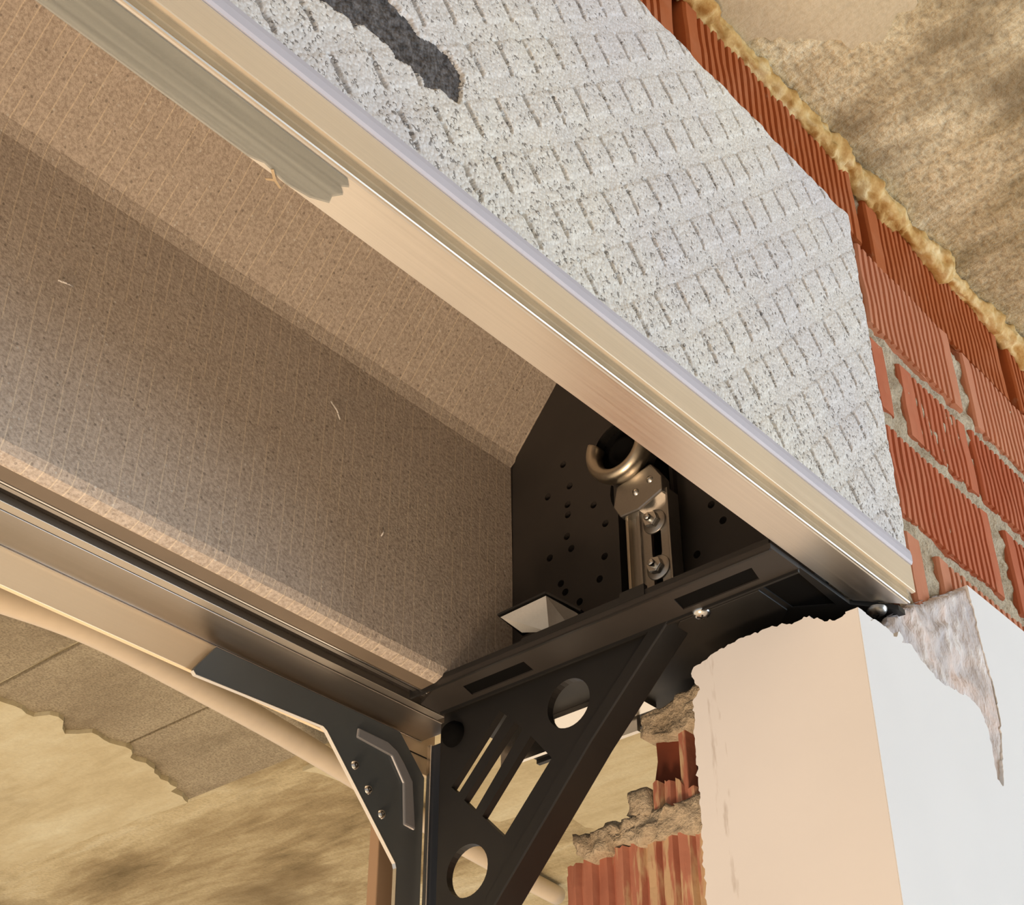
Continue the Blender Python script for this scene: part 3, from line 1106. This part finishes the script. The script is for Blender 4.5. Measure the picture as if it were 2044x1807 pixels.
box('fascia_joint', (1.495, 1.5128, 0.973), (1.560, 1.5145, 0.9745), M['groove'], ra)

# ---- black end cap
XC = 1.550
cap = bx        # the end cap is screwed to the box: its pieces are parts of it
dots = [(1.164, 1.401), (1.239, 1.401), (1.227, 1.354), (1.272, 1.353), (1.232, 1.321), (1.181, 1.298), (1.232, 1.302), (1.160, 1.255), (1.235, 1.263), (1.227, 1.238), (1.270, 1.238), (1.164, 1.198), (1.175, 1.163), (1.249, 1.184), (1.241, 1.166), (1.214, 1.139), (0.953, 1.172), (1.001, 1.135), (0.970, 1.206), (0.93, 1.25), (0.96, 1.29)]
plate_poly = [(0.80, 1.0), (1.345, 1.0), (1.345, 1.455), (1.18, 1.66), (0.80, 1.66)]
prism('end_cap_plate', [(0.822, 1.001), (1.028, 1.001), (1.028, 1.345), (1.131, 1.345), (1.131, 1.001), (1.352, 1.001), (1.352, 1.70), (0.822, 1.70)], 'x', XC, XC + 0.03, M['black_in'], cap,
      holes=[circ(y, z, 0.0062, 12) for y, z in dots])
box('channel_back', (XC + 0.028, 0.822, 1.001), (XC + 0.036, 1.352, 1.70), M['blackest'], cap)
for yy in (1.028, 1.131):
    box('channel_rib', (XC - 0.010, yy - 0.003, 1.002), (XC + 0.028, yy + 0.003, 1.34), M['black_in'], cap)
lathe('bearing_socket', (XC + 0.004, 1.092, 1.30), (-1, 0, 0), [(0.0, -0.01), (0.055, -0.01), (0.055, 0.006), (0.048, 0.006), (0.046, 0.0), (0.0, 0.0)], 28, M['blackest'], cap)
# base flange (underside seen from the room)
q0, q1, q2 = 1.402, 1.468, 1.700
base_holes = [[(1.426, 0.842), (1.456, 0.850), (1.456, 0.968), (1.426, 0.962)], [(1.428, 1.220), (1.457, 1.226), (1.457, 1.342), (1.428, 1.334)]]
prism('base_flange', [(q0, 0.798), (q1, 0.798), (q1, 1.419), (q0 + 0.028, 1.419), (q0, 1.36)], 'z', 0.9925, 1.0, M['black_in'], cap, holes=base_holes)
prism('base_flange', [(q1, 0.798), (1.59, 0.798), (1.645, 0.757), (1.662, 0.757), (1.655, 0.80), (q2, 0.802), (q2, 1.42), (q1, 1.42)], 'z', 0.9945, 1.002, M['black'], cap,
      holes=[[(1.476, 0.806), (1.578, 0.812), (1.548, 0.859), (1.478, 0.859)]])
box('base_hole_shade', (1.422, 0.835, 0.9945), (1.460, 0.972, 0.9975), M['blackest'], cap)  # thin dark sheets painting the shade inside the base holes
box('base_hole_shade', (1.424, 1.214, 0.9945), (1.460, 1.345, 0.9975), M['blackest'], cap)
box('base_hole_shade', (1.470, 0.801, 0.9965), (1.60, 0.862, 0.9985), M['blackest'], cap)
prism('raised_pad', [(1.478, 0.866), (1.546, 0.866), (1.60, 0.92), (1.60, 0.99), (1.505, 1.02), (1.478, 0.99)], 'z', 0.992, 0.996, M['black'], cap, bev=0.001)
for xa in (1.404, 1.4685):
    box('base_rib', (xa - 0.002, 0.80, 0.9905 if xa < 1.45 else 0.9885), (xa + 0.002, 1.415, 1.008 if xa < 1.45 else 0.995), M['black'], cap)
for ya, yb in ((0.99, 1.03), (1.03, 1.20)):
    box('base_notch', (1.400, ya, 1.0), (1.408, yb, 1.010 if ya > 1 else 1.016), M['black'], cap)
box('base_end_wall', (q2 - 0.008, 0.805, 0.988), (q2, 1.42, 0.996), M['black'], cap)
# triangular gusset
g_holes = [circ(1.184, 0.937, 0.0375, 32, 0.036), circ(1.368, 0.745, 0.038, 32, 0.037),
           [(1.310, 0.966), (1.296, 0.953), (1.387, 0.862), (1.401, 0.875)],
           [(1.282, 0.940), (1.267, 0.924), (1.355, 0.827), (1.376, 0.849)],
           [(1.252, 0.909), (1.215, 0.865), (1.301, 0.776), (1.341, 0.816)]]
gus = prism('end_cap_gusset', [(1.419, 0.996), (1.009, 0.996), (1.135, 0.872), (1.308, 0.684), (1.419, 0.562)], 'x', 1.480, 1.492, M['black'], cap, holes=g_holes)
tag(gus, 'black triangular gusset pierced with round holes and slots')
prism('gusset_rim', [(0.996, 0.996), (1.135, 0.862), (1.308, 0.676), (1.419, 0.554), (1.419, 0.580), (1.322, 0.690), (1.150, 0.877), (1.026, 0.996)], 'x', 1.466, 1.512, M['black'], gus, bev=0.002)
lathe('gusset_boss', (1.481, 1.398, 0.956), (-1, 0, 0), [(0.0, 0.016), (0.012, 0.016), (0.019, 0.008), (0.020, 0.0)], 20, M['blackest'], gus)
lathe('gusset_boss', (1.481, 1.05, 0.962), (-1, 0, 0), [(0.0, 0.005), (0.007, 0.005), (0.008, 0.0)], 14, M['black'], gus)


def pan_screw(name, c, d, r, mat, parent):
    s_ = lathe(name, c, d, [(0.0, r * 0.55), (r * 0.5, r * 0.5), (r * 0.85, r * 0.28), (r, 0.0), (r * 1.02, -r * 0.15)], 22, mat, parent)
    dv = Vector(d).normalized()
    t = dv.orthogonal().normalized()
    b_ = dv.cross(t)
    for e in (t, b_):
        p = Vector(c) + dv * r * 0.50
        o_ = dv.cross(e)
        v = []
        for sa in (-1, 1):
            for sb in (-1, 1):
                for sc in (0, 1):
                    v.append(tuple(p + e * r * 0.5 * sa + o_ * r * 0.09 * sb + dv * r * 0.1 * sc))
        f = [(0, 1, 3, 2), (4, 6, 7, 5), (0, 4, 5, 1), (2, 3, 7, 6), (0, 2, 6, 4), (1, 5, 7, 3)]
        obj('cross_slot', v, f, M['groove'], s_)
    return s_


tag(pan_screw('screw', (1.476, 0.954, 0.9905), (0, 0, -1), 0.0125, M['steel_lt'], cap), 'shiny pan-head screw in the base')
tag(pan_screw('screw', (1.626, 0.779, 0.9935), (0, 0, -1), 0.0135, M['steel'], cap), 'dull screw at the profile corner')
# bright alu angle behind the gusset
lb = prism('backing_angle', [(1.16, 0.994), (1.40, 0.994), (1.40, 0.986), (1.16, 0.986)], 'x', 1.585, 1.655, M['alu_bright'], cap)
box('backing_angle_lip', (1.585, 1.30, 0.94), (1.592, 1.40, 0.986), M['alu_bright'], lb)
box('backing_angle_lip', (1.66, 1.20, 0.965), (1.668, 1.27, 0.994), M['alu'], lb)

# ================================================================== bearing bracket inside the box
br = thing('bearing_bracket', 'zinc-plated bearing bracket with a round cup, bolted inside the end of the box', 'bracket', (1.53, 1.05, 1.02))
XR = 1.502
prism('slotted_bar', [(1.012, 1.018), (1.060, 1.018), (1.060, 1.218), (1.052, 1.232), (1.012, 1.228)], 'x', XR, XR + 0.006, M['steel'], br,
      holes=[slot(1.0355, 1.150, 0.017, 0.060), slot(1.036, 1.068, 0.015, 0.075)], bev=0)
box('bar_flange', (XR - 0.004, 1.060, 1.018), (XR + 0.030, 1.066, 1.216), M['steel'], br, 0.001)
box('bar_flange', (XR + 0.004, 1.068, 1.018), (XR + 0.010, 1.082, 1.216), M['steel'], br, 0.001)
box('bar_flange', (XR - 0.004, 1.080, 1.018), (XR + 0.010, 1.085, 1.218), M['brass'], br, 0.001)
box('bar_flange', (XR - 0.004, 1.009, 1.018), (XR + 0.024, 1.013, 1.228), M['steel'], br, 0.001)
# neck of the cup
nk = prism('neck', [(1.100, 1.228), (1.088, 1.205), (1.055, 1.204), (1.012, 1.220), (1.012, 1.245), (1.030, 1.275), (1.092, 1.262)], 'x', XR - 0.012, XR + 0.010, M['steel'], br, bev=0.003)
lathe('neck_weld', (XR - 0.012, 1.058, 1.236), (-1, 0, 0), [(0, 0.004), (0.004, 0.003), (0.006, 0)], 12, M['steel_lt'], nk)
lathe('neck_weld', (XR - 0.012, 1.032, 1.247), (-1, 0, 0), [(0, 0.004), (0.004, 0.003), (0.006, 0)], 12, M['steel_lt'], nk)
# C-shaped cup
CY, CZ, CR = 1.078, 1.318, 0.056
prof = [(CR - 0.010 + 0.011 * math.cos(a), 0.011 * math.sin(a) * 1.5) for a in [2 * math.pi * i / 12 for i in range(12)]]
cupo = lathe('cup_ring', (XR - 0.020, CY, CZ), (-1, 0, 0), prof, 48, M['brass'], br, math.radians(-25), math.radians(232), True, True)
lathe('cup_wall', (XR - 0.020, CY, CZ), (-1, 0, 0), [(CR - 0.006, 0.0), (CR - 0.006, -0.03), (CR - 0.010, -0.03), (CR - 0.012, 0.0)], 48, M['steel'], cupo)
lathe('bearing', (XR - 0.012, CY, CZ), (-1, 0, 0), [(0.0, -0.004), (0.016, -0.004), (0.018, 0.002), (0.024, 0.002), (0.026, -0.010), (0.044, -0.012), (0.046, 0.006)], 40, M['blackest'], br)


def bolt(c, parent):
    w = lathe('washer', c, (-1, 0, 0), [(0.0, 0.003), (0.0185, 0.003), (0.0195, 0.0015), (0.0195, 0.0)], 30, M['steel'], parent)
    hx = [(c[1] - 0.0 + 0.0125 * math.cos(math.radians(60 * k + 12)), c[2] + 0.0125 * math.sin(math.radians(60 * k + 12))) for k in range(6)]
    prism('nut', hx, 'x', c[0] - 0.014, c[0] - 0.003, M['steel_lt'], w, bev=0.001)
    lathe('stud', (c[0] - 0.014, c[1], c[2]), (-1, 0, 0), [(0.0, 0.008), (0.004, 0.008), (0.0055, 0.006), (0.0055, 0.0)], 16, M['steel_lt'], w)
    return w


bolt((XR, 1.036, 1.181), br)
bolt((XR, 1.034, 1.104), br)

# ================================================================== folded metal clip on the base
cl = thing('spring_clip', 'small folded sheet-metal clip lying on the end cap base', 'clip', (1.46, 1.21, 1.01))


def sheet(name, quads, th, mat, parent):
    v, f = [], []
    for q in quads:
        n = len(v)
        a, b_, c, d = [Vector(p) for p in q]
        nn = (b_ - a).cross(d - a).normalized() * th
        v += [tuple(p) for p in (a, b_, c, d)] + [tuple(p + nn) for p in (a, b_, c, d)]
        f += [(n, n + 1, n + 2, n + 3), (n + 7, n + 6, n + 5, n + 4), (n, n + 4, n + 5, n + 1), (n + 1, n + 5, n + 6, n + 2), (n + 2, n + 6, n + 7, n + 3), (n + 3, n + 7, n + 4, n)]
    return obj(name, v, f, mat, parent)


sheet('clip_leaf', [[(1.44, 1.274, 1.088), (1.452, 1.198, 1.100), (1.475, 1.212, 1.056), (1.462, 1.252, 1.064)]], 0.003, M['steel'], cl)
sheet('clip_leaf', [[(1.452, 1.198, 1.100), (1.458, 1.146, 1.054), (1.480, 1.160, 1.026), (1.475, 1.212, 1.056)]], 0.003, M['steel'], cl)
sheet('clip_top', [[(1.438, 1.278, 1.091), (1.450, 1.197, 1.103), (1.53, 1.230, 1.110), (1.52, 1.300, 1.100)], [(1.450, 1.197, 1.103), (1.456, 1.140, 1.055), (1.53, 1.160, 1.062), (1.53, 1.230, 1.110)]], 0.003, M['black'], cl)
prism('clip_foot', [(1.250, 1.004), (1.150, 1.004), (1.150, 1.025), (1.205, 1.050), (1.245, 1.052)], 'x', 1.484, 1.53, M['blackest'], cl, bev=0.003)

# ================================================================== guide rail (post) and corner plate
gr = thing('guide_rail', 'dark vertical shutter guide rail under the rear corner of the box', 'guide rail', (1.57, 1.46, FLOOR))
ZG = 0.985
box('rail_body', (1.5315, 1.468, FLOOR), (1.546, 1.499, ZG), M['navy'], gr, 0.002)
box('rail_edge', (1.5275, 1.490, FLOOR), (1.5315, 1.499, ZG), M['alu_bright'], gr, 0.001)
box('rail_inner_flange', (1.484, 1.420, FLOOR), (1.490, 1.430, ZG), M['black'], gr, 0.002)
tag(box('cover_strip', (1.476, 1.540, FLOOR), (1.548, 1.560, 0.93), M['board'], gr, 0.002), 'taupe cover strip behind the rail')

cp = thing('corner_plate', 'slate-grey steel corner plate joining the rear profile to the guide rail', 'corner plate', (1.45, 1.503, 0.60))
pp = [(1.116, 0.988), (1.088, 0.948), (1.084, 0.941), (1.087, 0.936), (1.095, 0.934), (1.316, 0.946), (1.325, 0.942), (1.474, 0.786), (1.477, 0.775), (1.477, 0.30), (1.5265, 0.30), (1.5265, 0.930), (1.472, 0.990)]
pp = [(1.116, 0.988), (1.086, 0.946), (1.084, 0.940), (1.088, 0.936), (1.318, 0.944), (1.326, 0.940), (1.474, 0.787), (1.4765, 0.780), (1.4775, 0.30), (1.5265, 0.30), (1.5265, 0.934), (1.4715, 0.9895)]
pm = prism('plate', pp, 'y', 1.5015, 1.5075, M['slate'], cp, bev=0.0008)
# bright cut edge
prism('cut_edge', [(1.084, 0.9400), (1.088, 0.936), (1.318, 0.944), (1.326, 0.940), (1.474, 0.787), (1.4765, 0.780), (1.4775, 0.30), (1.4767, 0.30), (1.4757, 0.7798), (1.4733, 0.7864), (1.3255, 0.9392), (1.3178, 0.9431), (1.088, 0.9352), (1.0832, 0.9398)], 'y', 1.5012, 1.5078, M['alu'], pm)
prism('cut_edge', [(1.116, 0.988), (1.4715, 0.9895), (1.4715, 0.9902), (1.1155, 0.9887)], 'y', 1.5012, 1.5078, M['alu'], pm)
rib = [(1.382, 0.963), (1.381, 0.948), (1.452, 0.943), (1.479, 0.909), (1.484, 0.846), (1.507, 0.844), (1.498, 0.917), (1.477, 0.942), (1.464, 0.954), (1.443, 0.962)]
rb = prism('pressed_rib', rib, 'y', 1.4965, 1.5015, M['slate_lt'], pm, bev=0.003)
for (x, z), lab in zip([(1.384, 0.906), (1.413, 0.878), (1.442, 0.850)], 'abc'):
    lathe('rivet', (x, 1.5015, z), (0, -1, 0), [(0.0, 0.002), (0.003, 0.004), (0.0055, 0.003), (0.0072, 0.0)], 16, M['steel_lt'], cp)

# ================================================================== conduit under the soffit
hp = [(0.6, 2.75, 1.66), (1.0, 2.70, 1.63), (1.224, 2.653, 1.604), (1.387, 2.636, 1.620), (1.648, 2.670, 1.657), (2.076, 2.838, 1.740), (2.606, 3.059, 1.839), (3.20, 3.245, 1.890), (3.60, 3.335, 1.898), (4.20, 3.433, 1.912)]
hs = spline(hp, 8)
hose = tube('conduit_pipe', hs, 0.034, 20, M['hose'])
tag(hose, 'ivory plastic conduit pipe sagging under the balcony soffit', 'conduit')
